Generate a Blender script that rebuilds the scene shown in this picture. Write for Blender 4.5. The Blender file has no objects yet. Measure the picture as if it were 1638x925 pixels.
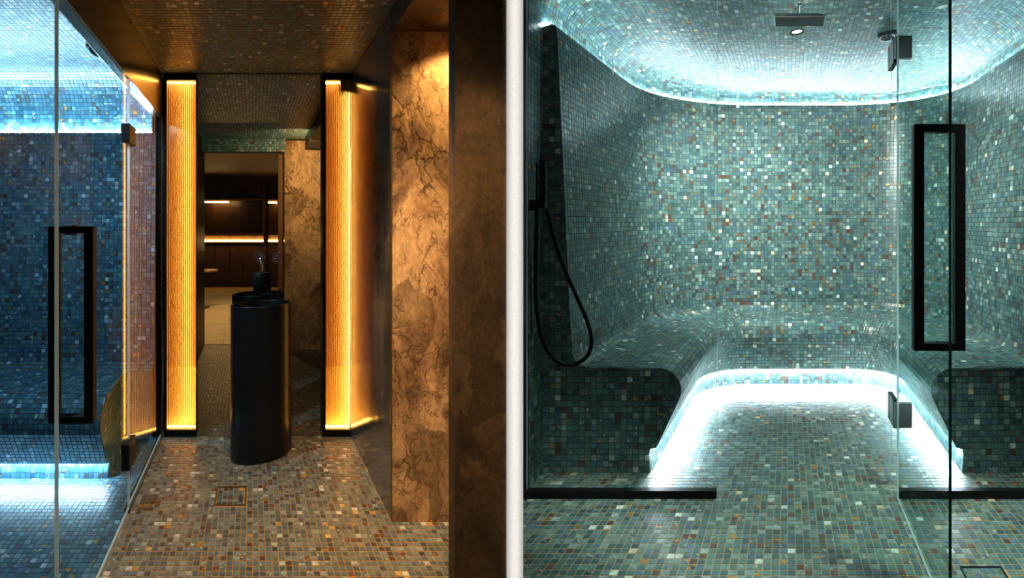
import bpy, bmesh, math, random
import numpy as np
from mathutils import Vector, Matrix

S = bpy.context.scene
random.seed(7)
RNG = np.random.default_rng(7)

# ------------------------------------------------------------------ camera
F, HC = 780.0, 1.30            # focal length in pixels of the 1638-wide frame, eye height
cam_d = bpy.data.cameras.new('camera')
cam = bpy.data.objects.new('camera', cam_d)
S.collection.objects.link(cam)
cam.location = (0, 0, HC)
cam.rotation_euler = (math.pi / 2, 0, 0)
cam_d.sensor_width = 36.0
cam_d.lens = F / 1638 * 36.0
cam_d.shift_x = -13.0 / 1638
cam_d.shift_y = -91.5 / 1638
cam_d.clip_start = 0.02
S.camera = cam

# ------------------------------------------------------------------ world, exposure
w = bpy.data.worlds.new('world')
S.world = w
w.use_nodes = True
w.node_tree.nodes['Background'].inputs[0].default_value = (0.9, 0.95, 1.0, 1)
w.node_tree.nodes['Background'].inputs[1].default_value = 0.012
S.view_settings.view_transform = 'Standard'
S.view_settings.look = 'None'
S.view_settings.gamma = 1.0
S.view_settings.exposure = 1.5
S.view_settings.use_curve_mapping = False

# The two rooms are built on oblique plans that fan out from the white partition between them:
# u runs along the back wall, z runs back along the side walls, h is the height.
K = 428.0 / 780.0


def L(u, z, h): return Vector((u - K * z, z, h))
def R(u, z, h): return Vector((u + K * z, z, h))


def lamp(name, kind, loc, energy, color, target=None, **kw):
    d = bpy.data.lights.new(name, kind)
    d.energy = energy
    d.color = color
    for k, v in kw.items():
        setattr(d, k, v)
    o = bpy.data.objects.new(name, d)
    S.collection.objects.link(o)
    o.location = loc
    if target is not None:
        o.rotation_euler = (Vector(target) - Vector(loc)).to_track_quat('-Z', 'Y').to_euler()
    return o


WARM = (1.0, 0.62, 0.25)
NEUT = (1.0, 0.80, 0.55)
COOL = (0.62, 0.86, 1.0)
# recessed spots of the corridor, with added fill lamps
lamp('pillar_spot', 'SPOT', L(0.84, 2.04, 2.17), 12, (1.0, 0.66, 0.28), L(0.80, 2.19, 1.5),
     spot_size=1.75, spot_blend=0.9, shadow_soft_size=0.02)
lamp('corridor_end_fill', 'SPOT', L(0.0, 0.9, 2.27), 26, (1.0, 0.70, 0.38), L(0.3, 1.9, 0.4),  # unseen fill added to lift the dim wall end and floor
     spot_size=1.0, spot_blend=1.0, shadow_soft_size=0.05)
lamp('wall_end_fill', 'SPOT', L(0.62, 1.40, 2.27), 22, (1.0, 0.66, 0.30), L(0.80, 1.744, 0.7),  # unseen lamp added only to brighten the dark wall end
     spot_size=1.1, spot_blend=1.0, shadow_soft_size=0.03)
lamp('pillar_wash', 'SPOT', L(0.30, 1.50, 2.22), 30, (1.0, 0.62, 0.27), L(0.77, 2.18, 0.85),
     spot_size=0.80, spot_blend=0.9, shadow_soft_size=0.03)
lamp('corridor_spot', 'SPOT', L(0.10, 1.55, 2.29), 36, (1.0, 0.80, 0.54), L(0.16, 1.9, 0.0),
     spot_size=1.5, spot_blend=0.8, shadow_soft_size=0.03)
# recessed spots before and inside the steam room, with added fill lamps
lamp('lobby_spot', 'SPOT', R(-0.64, 1.46, 2.6), 100, (0.86, 1.0, 0.88), R(-0.66, 1.66, 0.0),
     spot_size=0.90, spot_blend=0.9, shadow_soft_size=0.05)
lamp('lobby_spot', 'SPOT', R(0.95, 1.50, 2.6), 88, (0.86, 1.0, 0.88), R(0.92, 1.95, 0.0),
     spot_size=0.90, spot_blend=0.9, shadow_soft_size=0.05)
lamp('steam_spot', 'SPOT', R(0.07, 3.50, 2.72), 45, (0.84, 1.0, 0.96), R(0.10, 3.9, 0.0),
     spot_size=2.5, spot_blend=0.9, shadow_soft_size=0.03)
lamp('steam_wall_fill', 'SPOT', R(0.10, 2.48, 2.66), 165, (0.93, 1.0, 0.94), R(0.10, 4.6, 1.20),  # unseen lamp added to brighten the back wall
     spot_size=1.62, spot_blend=1.0, shadow_soft_size=0.04)
lamp('steam_fill_blue', 'SPOT', L(-1.15, 1.9, 2.24), 34, (0.55, 0.82, 1.0), L(-1.2, 2.6, 0.5),  # unseen blue fill added because the wall behind the glass stays dark
     spot_size=2.4, spot_blend=0.9, shadow_soft_size=0.03)
# dim lounge behind
lamp('lounge_spot', 'SPOT', L(-0.5, 7.6, 2.55), 90, (1.0, 0.66, 0.28), L(-0.5, 7.2, 0), spot_size=2.0, spot_blend=0.9, shadow_soft_size=0.05)
lamp('lounge_lamp', 'SPOT', L(0.48, 4.6, 2.15), 24, (1.0, 0.70, 0.32), L(0.60, 5.38, 1.9),
     spot_size=2.2, spot_blend=0.9, shadow_soft_size=0.02)
# unseen narrow lamp behind the camera, added to whiten the partition end
lamp('partition_fill', 'AREA', (-0.015, -0.3, 1.25), 0.128, (1.0, 0.96, 0.92), (-0.015, 1.38, 1.25),
     shape='RECTANGLE', size=0.022, size_y=2.6, spread=math.radians(2.7))

# ------------------------------------------------------------------ materials
def mat(name):
    m = bpy.data.materials.new(name)
    m.use_nodes = True
    nt = m.node_tree
    nt.nodes.clear()
    out = nt.nodes.new('ShaderNodeOutputMaterial')
    return m, nt, out


def N(nt, kind, **kw):
    n = nt.nodes.new(kind)
    for k, v in kw.items():
        if k.startswith('i_'):
            n.inputs[k[2:].replace('_', ' ')].default_value = v
        else:
            setattr(n, k, v)
    return n


def lk(nt, a, b): nt.links.new(a, b)


def ramp(nt, fac, stops, interp='LINEAR'):
    r = nt.nodes.new('ShaderNodeValToRGB')
    r.color_ramp.interpolation = interp
    els = r.color_ramp.elements
    while len(els) > 1:
        els.remove(els[-1])
    els[0].position, els[0].color = stops[0][0], tuple(stops[0][1]) + (1,)
    for p, c in stops[1:]:
        e = els.new(p)
        e.color = tuple(c) + (1,)
    lk(nt, fac, r.inputs[0])
    return r.outputs[0]


def math_n(nt, op, a, b=None):
    n = nt.nodes.new('ShaderNodeMath')
    n.operation = op
    for i, v in enumerate((a, b)):
        if v is None:
            continue
        if isinstance(v, (int, float)):
            n.inputs[i].default_value = v
        else:
            lk(nt, v, n.inputs[i])
    return n.outputs[0]


def mixc(nt, fac, a, b, blend='MIX'):
    n = nt.nodes.new('ShaderNodeMix')
    n.data_type = 'RGBA'
    n.blend_type = blend
    if isinstance(fac, (int, float)):
        n.inputs[0].default_value = fac
    else:
        lk(nt, fac, n.inputs[0])
    for i, v in ((6, a), (7, b)):
        if isinstance(v, tuple):
            n.inputs[i].default_value = v + (1,) if len(v) == 3 else v
        else:
            lk(nt, v, n.inputs[i])
    return n.outputs[2]


def plain(name, col, rough=0.5, metal=0.0, spec=0.5, bump=0.0, bscale=200.0):
    m, nt, out = mat(name)
    p = N(nt, 'ShaderNodeBsdfPrincipled')
    geo = N(nt, 'ShaderNodeNewGeometry')
    nz = N(nt, 'ShaderNodeTexNoise')
    nz.inputs['Scale'].default_value = bscale
    lk(nt, geo.outputs['Position'], nz.inputs['Vector'])
    c = mixc(nt, nz.outputs['Fac'], tuple(x * 0.85 for x in col), tuple(min(1, x * 1.15) for x in col))
    lk(nt, c, p.inputs['Base Color'])
    p.inputs['Roughness'].default_value = rough
    p.inputs['Metallic'].default_value = metal
    p.inputs['Specular IOR Level'].default_value = spec
    if bump:
        b = N(nt, 'ShaderNodeBump')
        b.inputs['Strength'].default_value = bump
        b.inputs['Distance'].default_value = 0.002
        lk(nt, nz.outputs['Fac'], b.inputs['Height'])
        lk(nt, b.outputs[0], p.inputs['Normal'])
    lk(nt, p.outputs[0], out.inputs[0])
    return m


def emit(name, col, strength):
    m, nt, out = mat(name)
    e = N(nt, 'ShaderNodeEmission')
    e.inputs[0].default_value = tuple(col) + (1,)
    e.inputs[1].default_value = strength
    lk(nt, e.outputs[0], out.inputs[0])
    return m


def tile_material(name, stops, gain=1.0):
    """glass and stone mosaic: the point attribute 'tile' carries three random numbers per piece"""
    m, nt, out = mat(name)
    at = N(nt, 'ShaderNodeAttribute', attribute_name='tile')
    sep = N(nt, 'ShaderNodeSeparateColor')
    lk(nt, at.outputs['Color'], sep.inputs[0])
    r1, r2, r3 = sep.outputs
    geo = N(nt, 'ShaderNodeNewGeometry')
    base = ramp(nt, r1, stops, 'CONSTANT')
    # mottling inside each piece
    off = N(nt, 'ShaderNodeVectorMath', operation='ADD')
    sc = N(nt, 'ShaderNodeVectorMath', operation='SCALE')
    sc.inputs['Scale'].default_value = 37.0
    lk(nt, at.outputs['Color'], sc.inputs[0])
    lk(nt, geo.outputs['Position'], off.inputs[0])
    lk(nt, sc.outputs[0], off.inputs[1])
    nz = N(nt, 'ShaderNodeTexNoise')
    nz.inputs['Scale'].default_value = 70.0
    nz.inputs['Detail'].default_value = 4.0
    nz.inputs['Distortion'].default_value = 1.2
    lk(nt, off.outputs[0], nz.inputs['Vector'])
    mot = ramp(nt, nz.outputs['Fac'], [(0.30, (0.62,) * 3), (0.5, (0.97,) * 3), (0.72, (1.45,) * 3)])
    c = mixc(nt, 1.0, base, mot, 'MULTIPLY')
    var = math_n(nt, 'MULTIPLY_ADD', r2, 0.56)
    var.node.inputs[2].default_value = 0.72
    var = math_n(nt, 'MULTIPLY', var, gain)
    vc = N(nt, 'ShaderNodeCombineColor')
    for i in range(3):
        lk(nt, var, vc.inputs[i])
    c = mixc(nt, 1.0, c, vc.outputs[0], 'MULTIPLY')
    # gold leaf flakes in some pieces
    nz2 = N(nt, 'ShaderNodeTexNoise')
    nz2.inputs['Scale'].default_value = 38.0
    nz2.inputs['Detail'].default_value = 1.0
    lk(nt, off.outputs[0], nz2.inputs['Vector'])
    flake = math_n(nt, 'GREATER_THAN', nz2.outputs['Fac'], 0.58)
    pick = math_n(nt, 'GREATER_THAN', r3, 0.93)
    gold = math_n(nt, 'MULTIPLY', flake, pick)
    c = mixc(nt, gold, c, (0.62, 0.30, 0.06))
    # pale shell veins
    pick2 = math_n(nt, 'LESS_THAN', r3, 0.13)
    vein = math_n(nt, 'GREATER_THAN', nz.outputs['Fac'], 0.60)
    pv = math_n(nt, 'MULTIPLY', pick2, vein)
    c = mixc(nt, pv, c, (0.42, 0.46, 0.40))
    p = N(nt, 'ShaderNodeBsdfPrincipled')
    lk(nt, c, p.inputs['Base Color'])
    lk(nt, math_n(nt, 'MULTIPLY', gold, 0.7), p.inputs['Metallic'])
    ro = math_n(nt, 'MULTIPLY_ADD', nz.outputs['Fac'], 0.30)
    ro.node.inputs[2].default_value = 0.20
    lk(nt, ro, p.inputs['Roughness'])
    p.inputs['Specular IOR Level'].default_value = 0.55
    b = N(nt, 'ShaderNodeBump')
    b.inputs['Strength'].default_value = 0.25
    b.inputs['Distance'].default_value = 0.002
    lk(nt, nz.outputs['Fac'], b.inputs['Height'])
    lk(nt, b.outputs[0], p.inputs['Normal'])
    lk(nt, p.outputs[0], out.inputs[0])
    return m


def marble(name, c_dark, c_mid, c_lite, rough=0.3, scale=1.0, bump=0.5, crack=0.9, seed=0.0, spec=0.5):
    m, nt, out = mat(name)
    geo = N(nt, 'ShaderNodeNewGeometry')
    mp = N(nt, 'ShaderNodeMapping')
    mp.inputs['Location'].default_value = (seed, seed * 0.7, seed * 1.3)
    mp.inputs['Rotation'].default_value = (0.3, 0.75, 0.2)
    mp.inputs['Scale'].default_value = (2.0 * scale, 2.0 * scale, 1.25 * scale)
    lk(nt, geo.outputs['Position'], mp.inputs['Vector'])
    n1 = N(nt, 'ShaderNodeTexNoise')
    n1.inputs['Scale'].default_value = 1.9
    n1.inputs['Detail'].default_value = 7.0
    n1.inputs['Roughness'].default_value = 0.55
    n1.inputs['Distortion'].default_value = 0.7
    lk(nt, mp.outputs[0], n1.inputs['Vector'])
    col = ramp(nt, n1.outputs['Fac'], [(0.30, c_dark), (0.43, c_mid), (0.50, c_lite), (0.60, c_lite), (0.68, c_mid), (0.82, c_dark)])
    # breccia patches
    wp = N(nt, 'ShaderNodeVectorMath', operation='MULTIPLY_ADD')
    lk(nt, n1.outputs['Color'], wp.inputs[0])
    wp.inputs[1].default_value = (0.7, 0.7, 0.7)
    lk(nt, mp.outputs[0], wp.inputs[2])
    vc = N(nt, 'ShaderNodeTexVoronoi')
    vc.inputs['Scale'].default_value = 3.4
    lk(nt, wp.outputs[0], vc.inputs['Vector'])
    sp = N(nt, 'ShaderNodeSeparateColor')
    lk(nt, vc.outputs['Color'], sp.inputs[0])
    col = mixc(nt, 1.0, col, ramp(nt, sp.outputs[0], [(0.0, (0.55,) * 3), (0.4, (0.9,) * 3), (1.0, (1.2,) * 3)]), 'MULTIPLY')
    # fine grain
    n2 = N(nt, 'ShaderNodeTexNoise')
    n2.inputs['Scale'].default_value = 34.0
    n2.inputs['Detail'].default_value = 6.0
    lk(nt, mp.outputs[0], n2.inputs['Vector'])
    g = ramp(nt, n2.outputs['Fac'], [(0.3, (0.72,) * 3), (0.55, (1.0,) * 3), (0.75, (1.28,) * 3)])
    col = mixc(nt, 1.0, col, g, 'MULTIPLY')
    # crack network, warped
    wv = N(nt, 'ShaderNodeVectorMath', operation='MULTIPLY_ADD')
    lk(nt, n1.outputs['Color'], wv.inputs[0])
    wv.inputs[1].default_value = (0.7, 0.7, 0.7)
    lk(nt, mp.outputs[0], wv.inputs[2])
    cracks = None
    for s_, wd in ((3.4, 0.035), (8.0, 0.045), (19.0, 0.06)):
        vo = N(nt, 'ShaderNodeTexVoronoi', feature='DISTANCE_TO_EDGE')
        vo.inputs['Scale'].default_value = s_
        lk(nt, wv.outputs[0], vo.inputs['Vector'])
        msk = N(nt, 'ShaderNodeTexNoise')
        msk.inputs['Scale'].default_value = 2.4 * s_ / 5
        lk(nt, wv.outputs[0], msk.inputs['Vector'])
        a = ramp(nt, vo.outputs['Distance'], [(0.0, (1,) * 3), (wd, (0.25,) * 3), (wd * 2.6, (0,) * 3)])
        b = ramp(nt, msk.outputs['Fac'], [(0.47, (0,) * 3), (0.62, (1,) * 3)])
        x = mixc(nt, 1.0, a, b, 'MULTIPLY')
        cracks = x if cracks is None else mixc(nt, 1.0, cracks, x, 'LIGHTEN')
    cf = math_n(nt, 'MULTIPLY', cracks, crack)
    col = mixc(nt, cf, col, tuple(x * 0.22 for x in c_dark))
    p = N(nt, 'ShaderNodeBsdfPrincipled')
    lk(nt, col, p.inputs['Base Color'])
    p.inputs['Roughness'].default_value = rough
    p.inputs['Specular IOR Level'].default_value = spec
    hgt = math_n(nt, 'SUBTRACT', n2.outputs['Fac'], math_n(nt, 'MULTIPLY', cracks, 0.7))
    b = N(nt, 'ShaderNodeBump')
    b.inputs['Strength'].default_value = bump
    b.inputs['Distance'].default_value = 0.004
    lk(nt, hgt, b.inputs['Height'])
    lk(nt, b.outputs[0], p.inputs['Normal'])
    lk(nt, p.outputs[0], out.inputs[0])
    return m


def wood(name, c1, c2, rough=0.4):
    m, nt, out = mat(name)
    geo = N(nt, 'ShaderNodeNewGeometry')
    mp = N(nt, 'ShaderNodeMapping')
    mp.inputs['Scale'].default_value = (14, 14, 1.2)
    lk(nt, geo.outputs['Position'], mp.inputs['Vector'])
    n = N(nt, 'ShaderNodeTexNoise')
    n.inputs['Scale'].default_value = 1.5
    n.inputs['Detail'].default_value = 6
    lk(nt, mp.outputs[0], n.inputs['Vector'])
    p = N(nt, 'ShaderNodeBsdfPrincipled')
    lk(nt, ramp(nt, n.outputs['Fac'], [(0.3, c1), (0.7, c2)]), p.inputs['Base Color'])
    p.inputs['Roughness'].default_value = rough
    lk(nt, p.outputs[0], out.inputs[0])
    return m


def glass(name, tint, refl=1.0, f0=0.012):
    """thin architectural glass: straight-through, tinted, with Schlick reflection on the outward faces"""
    m, nt, out = mat(name)
    lw = N(nt, 'ShaderNodeLayerWeight')
    lw.inputs['Blend'].default_value = 0.5
    geo = N(nt, 'ShaderNodeNewGeometry')
    f = math_n(nt, 'POWER', lw.outputs['Facing'], 11.0)
    f = math_n(nt, 'MULTIPLY_ADD', f, 1.0 - f0)
    f.node.inputs[2].default_value = f0
    f = math_n(nt, 'MULTIPLY', f, math_n(nt, 'SUBTRACT', 1.0, geo.outputs['Backfacing']))
    f = math_n(nt, 'MULTIPLY', f, refl)
    t = N(nt, 'ShaderNodeBsdfTransparent')
    t.inputs[0].default_value = tuple(x ** 0.5 for x in tint) + (1,)
    g = N(nt, 'ShaderNodeBsdfGlossy')
    g.inputs['Roughness'].default_value = 0.0
    mx = N(nt, 'ShaderNodeMixShader')
    lk(nt, f, mx.inputs[0])
    lk(nt, t.outputs[0], mx.inputs[1])
    lk(nt, g.outputs[0], mx.inputs[2])
    lk(nt, mx.outputs[0], out.inputs[0])
    return m


def fluted(name):
    """amber ribbed glass: part clear, part light-scattering, glossy"""
    m, nt, out = mat(name)
    t = N(nt, 'ShaderNodeBsdfTransparent')
    tr = N(nt, 'ShaderNodeBsdfTranslucent')
    tr.inputs[0].default_value = (1.0, 0.66, 0.22, 1)
    g = N(nt, 'ShaderNodeBsdfGlossy')
    g.inputs['Roughness'].default_value = 0.15
    lw = N(nt, 'ShaderNodeLayerWeight')
    lw.inputs['Blend'].default_value = 0.5
    lk(nt, ramp(nt, lw.outputs['Facing'], [(0.0, (1.0, 0.74, 0.34)), (0.45, (0.85, 0.52, 0.16)), (0.85, (0.28, 0.11, 0.02))]), t.inputs[0])
    m1 = N(nt, 'ShaderNodeMixShader')
    fac = math_n(nt, 'MULTIPLY_ADD', lw.outputs['Facing'], 0.75)
    fac.node.inputs[2].default_value = 0.14
    lk(nt, fac, m1.inputs[0])
    lk(nt, t.outputs[0], m1.inputs[1])
    lk(nt, tr.outputs[0], m1.inputs[2])
    m2 = N(nt, 'ShaderNodeMixShader')
    m2.inputs[0].default_value = 0.06
    lk(nt, m1.outputs[0], m2.inputs[1])
    lk(nt, g.outputs[0], m2.inputs[2])
    lk(nt, m2.outputs[0], out.inputs[0])
    return m


def frosted(name, col):
    m, nt, out = mat(name)
    d = N(nt, 'ShaderNodeBsdfDiffuse')
    t = N(nt, 'ShaderNodeBsdfTranslucent')
    d.inputs[0].default_value = t.inputs[0].default_value = tuple(col) + (1,)
    mx = N(nt, 'ShaderNodeMixShader')
    mx.inputs[0].default_value = 0.6
    lk(nt, d.outputs[0], mx.inputs[1])
    lk(nt, t.outputs[0], mx.inputs[2])
    lk(nt, mx.outputs[0], out.inputs[0])
    return m


PAL = [(0.00, (0.052, 0.118, 0.112)), (0.22, (0.042, 0.104, 0.118)), (0.40, (0.070, 0.135, 0.122)),
       (0.54, (0.034, 0.070, 0.078)), (0.66, (0.095, 0.165, 0.150)), (0.80, (0.080, 0.046, 0.034)),
       (0.845, (0.050, 0.105, 0.145)), (0.925, (0.155, 0.235, 0.220)), (0.978, (0.38, 0.45, 0.41)),
       (0.994, (0.48, 0.40, 0.26))]
PAL_L = [(0.00, (0.105, 0.125, 0.105)), (0.22, (0.078, 0.100, 0.102)), (0.40, (0.125, 0.138, 0.112)),
         (0.54, (0.052, 0.058, 0.058)), (0.65, (0.150, 0.165, 0.138)), (0.76, (0.100, 0.044, 0.027)),
         (0.82, (0.062, 0.082, 0.096)), (0.89, (0.200, 0.205, 0.165)), (0.962, (0.46, 0.43, 0.33)),
         (0.985, (0.48, 0.28, 0.09))]
M_TILE_R = tile_material('mosaic_teal', PAL, 1.42)
M_TILE_L = tile_material('mosaic_grey_brown', PAL_L, 1.0)
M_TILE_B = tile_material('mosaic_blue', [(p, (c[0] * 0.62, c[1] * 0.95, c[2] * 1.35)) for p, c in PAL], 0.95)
M_GROUT_R = plain('grout_ochre', (0.38, 0.28, 0.15), 0.85)
M_GROUT_W = plain('grout_umber', (0.095, 0.082, 0.055), 0.85)
M_GROUT_L = plain('grout_brown', (0.30, 0.165, 0.055), 0.85)
M_GROUT_B = plain('grout_grey', (0.05, 0.055, 0.05), 0.85)
M_MARBLE = marble('marble_gold', (0.125, 0.068, 0.034), (0.33, 0.175, 0.080), (0.47, 0.275, 0.130), 0.34, 1.0, 0.30, 0.95, 1.7)
M_MARBLE_POL = marble('marble_polished', (0.05, 0.045, 0.048), (0.085, 0.076, 0.078), (0.13, 0.11, 0.10), 0.10, 1.0, 0.05, 0.6, 4.2, 1.0)
M_MARBLE_DARK = marble('marble_dark', (0.040, 0.022, 0.010), (0.075, 0.042, 0.018), (0.11, 0.062, 0.028), 0.55, 1.1, 0.15, 0.4, 6.1, 0.3)
M_BRONZE = plain('dark_bronze', (0.075, 0.045, 0.018), 0.22, 0.75, 0.5)
M_BRASS = plain('aged_brass', (0.30, 0.17, 0.06), 0.32, 0.85)
M_BLACK = plain('black_metal', (0.006, 0.006, 0.006), 0.42, 0.0, 0.18)
M_BASIN = plain('matt_black_ceramic', (0.006, 0.006, 0.007), 0.34, 0.0, 0.28)
M_STEEL = plain('brushed_steel', (0.16, 0.17, 0.17), 0.35, 0.6)
M_CHROME = plain('chrome', (0.72, 0.72, 0.72), 0.08, 1.0)
M_WHITE = plain('white_paint', (0.90, 0.88, 0.85), 0.6)
M_STONE = plain('lounge_stone', (0.42, 0.30, 0.15), 0.35, 0, 0.5, 0.2, 6.0)
M_PLASTER = plain('brown_plaster', (0.16, 0.085, 0.035), 0.6)
M_WOOD = wood('dark_walnut', (0.030, 0.012, 0.005), (0.085, 0.036, 0.013))
M_OAK = wood('oak_top', (0.20, 0.10, 0.035), (0.32, 0.18, 0.07))
M_GLASS_L = glass('clear_glass_blue', (0.80, 0.92, 0.97), 1.0)
M_GLASS_R = glass('clear_glass', (0.97, 0.985, 0.98), 0.35)
M_GLASS_D = glass('green_tinted_glass', (0.62, 0.78, 0.75), 0.35)
M_MIRROR = glass('smoked_mirror_glass', (0.80, 0.78, 0.72), 0.6)
M_EDGE = plain('glass_edge_green', (0.004, 0.055, 0.042), 0.12, 0, 0.6)
M_EDGE_PALE = frosted('glass_edge_pale', (0.80, 0.95, 0.97))
M_FLUTE = fluted('fluted_amber_glass')
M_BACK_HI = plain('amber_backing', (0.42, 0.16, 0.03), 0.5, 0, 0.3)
M_BACK_GLOW = plain('backing_painted_glow', (0.90, 0.62, 0.20), 0.5, 0, 0.3)  # bright reflected band painted into the lower backing colour
M_LED_W = emit('led_warm', (1.0, 0.68, 0.29), 7.0)
M_LED_C = emit('led_cool', (0.70, 0.92, 1.0), 46.0)
M_LED_CB = emit('led_cool_low', (0.74, 0.87, 1.0), 130.0)
M_LED_B = emit('led_blue', (0.52, 0.83, 1.0), 130.0)
M_LED_BB = emit('led_blue_low', (0.58, 0.84, 1.0), 150.0)
M_LED_LOUNGE = emit('led_amber', (1.0, 0.62, 0.22), 9.0)
M_LENS = emit('spot_lens', (0.9, 1.0, 0.97), 5.0)

# ------------------------------------------------------------------ building helpers
class MB:
    def __init__(s): s.v, s.f, s.m = [], [], []

    def add(s, vs, fs, mi=0):
        o = len(s.v)
        s.v += [Vector(v) for v in vs]
        s.f += [tuple(i + o for i in f) for f in fs]
        s.m += [mi] * len(fs)

    def hexa(s, p, mi=0, mis=None):
        """eight points: bottom ring 0-3, top ring 4-7"""
        fs = [(3, 2, 1, 0), (4, 5, 6, 7), (0, 1, 5, 4), (1, 2, 6, 5), (2, 3, 7, 6), (3, 0, 4, 7)]
        o = len(s.v)
        s.v += [Vector(v) for v in p]
        s.f += [tuple(i + o for i in f) for f in fs]
        s.m += list(mis) if mis else [mi] * 6

    def box(s, W, u0, u1, z0, z1, h0, h1, mi=0, mis=None):
        s.hexa([W(u0, z0, h0), W(u1, z0, h0), W(u1, z1, h0), W(u0, z1, h0),
                W(u0, z0, h1), W(u1, z0, h1), W(u1, z1, h1), W(u0, z1, h1)], mi, mis)

    def tube(s, pts, r, n=10, mi=0, cap=True):
        pts = [Vector(p) for p in pts]
        o = len(s.v)
        up = Vector((0.13, 0.21, 0.97)).normalized()
        prev = None
        for i, p in enumerate(pts):
            t = (pts[min(i + 1, len(pts) - 1)] - pts[max(i - 1, 0)]).normalized()
            a = (prev if prev is not None else up)
            a = (a - t * a.dot(t))
            if a.length < 1e-4:
                a = t.orthogonal()
            a.normalize()
            prev = a
            b = t.cross(a)
            rr = r[i] if isinstance(r, (list, tuple)) else r
            for k in range(n):
                an = 2 * math.pi * k / n
                s.v.append(p + (a * math.cos(an) + b * math.sin(an)) * rr)
        for i in range(len(pts) - 1):
            for k in range(n):
                k2 = (k + 1) % n
                s.f.append((o + i * n + k, o + i * n + k2, o + (i + 1) * n + k2, o + (i + 1) * n + k))
                s.m.append(mi)
        if cap:
            s.f.append(tuple(o + k for k in range(n))[::-1]); s.m.append(mi)
            s.f.append(tuple(o + (len(pts) - 1) * n + k for k in range(n))); s.m.append(mi)

    def lathe(s, prof, c, n=48, mi=0, axis=None):
        """profile of (radius, height) around the vertical through c, or around 'axis'"""
        c = Vector(c)
        q = Vector((0, 0, 1)).rotation_difference(Vector(axis)) if axis is not None else None
        o = len(s.v)
        for r, h in prof:
            for k in range(n):
                a = 2 * math.pi * k / n
                v = Vector((r * math.cos(a), r * math.sin(a), h))
                s.v.append(c + (q @ v if q else v))
        for i in range(len(prof) - 1):
            for k in range(n):
                k2 = (k + 1) % n
                s.f.append((o + i * n + k, o + i * n + k2, o + (i + 1) * n + k2, o + (i + 1) * n + k))
                s.m.append(mi)


def build(name, mb, mats, parent=None, smooth=False, bevel=0.0, origin=None, smooth_angle=None):
    vs = mb.v
    xs, ys, zs = [v.x for v in vs], [v.y for v in vs], [v.z for v in vs]
    if origin is None:
        origin = Vector(((min(xs) + max(xs)) / 2, (min(ys) + max(ys)) / 2, min(zs)))
    me = bpy.data.meshes.new(name)
    me.from_pydata([tuple(v - origin) for v in vs], [], mb.f)
    for m in (mats if isinstance(mats, (list, tuple)) else [mats]):
        me.materials.append(m)
    me.polygons.foreach_set('material_index', mb.m)
    if smooth:
        me.polygons.foreach_set('use_smooth', [True] * len(me.polygons))
    me.update()
    if bevel:
        bm = bmesh.new()
        bm.from_mesh(me)
        bmesh.ops.remove_doubles(bm, verts=bm.verts, dist=1e-6)
        bmesh.ops.recalc_face_normals(bm, faces=bm.faces)
        bmesh.ops.bevel(bm, geom=bm.edges[:], offset=bevel, segments=2, affect='EDGES', profile=0.6)
        bm.to_mesh(me)
        bm.free()
    o = bpy.data.objects.new(name, me)
    S.collection.objects.link(o)
    place(o, origin, parent)
    if smooth_angle is not None:
        me.polygons.foreach_set('use_smooth', [True] * len(me.polygons))
        try:
            me.set_sharp_from_angle(angle=math.radians(smooth_angle))
        except Exception:
            pass
    return o


def world_loc(o):
    p = Vector((0, 0, 0))
    while o is not None:
        p += o.location
        o = o.parent
    return p


def place(o, wloc, parent):
    if parent is not None:
        o.parent = parent
        o.location = Vector(wloc) - world_loc(parent)
    else:
        o.location = wloc


def empty(name, loc):
    o = bpy.data.objects.new(name, None)
    S.collection.objects.link(o)
    o.location = loc
    o.empty_display_size = 0.1
    return o


def tag(o, label=None, cat=None, group=None, kind=None):
    if label: o['label'] = label
    if cat: o['category'] = cat
    if group: o['group'] = group
    if kind: o['kind'] = kind
    return o


# ---- mosaics: every piece is its own little slab
THICK = 0.0016


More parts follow.
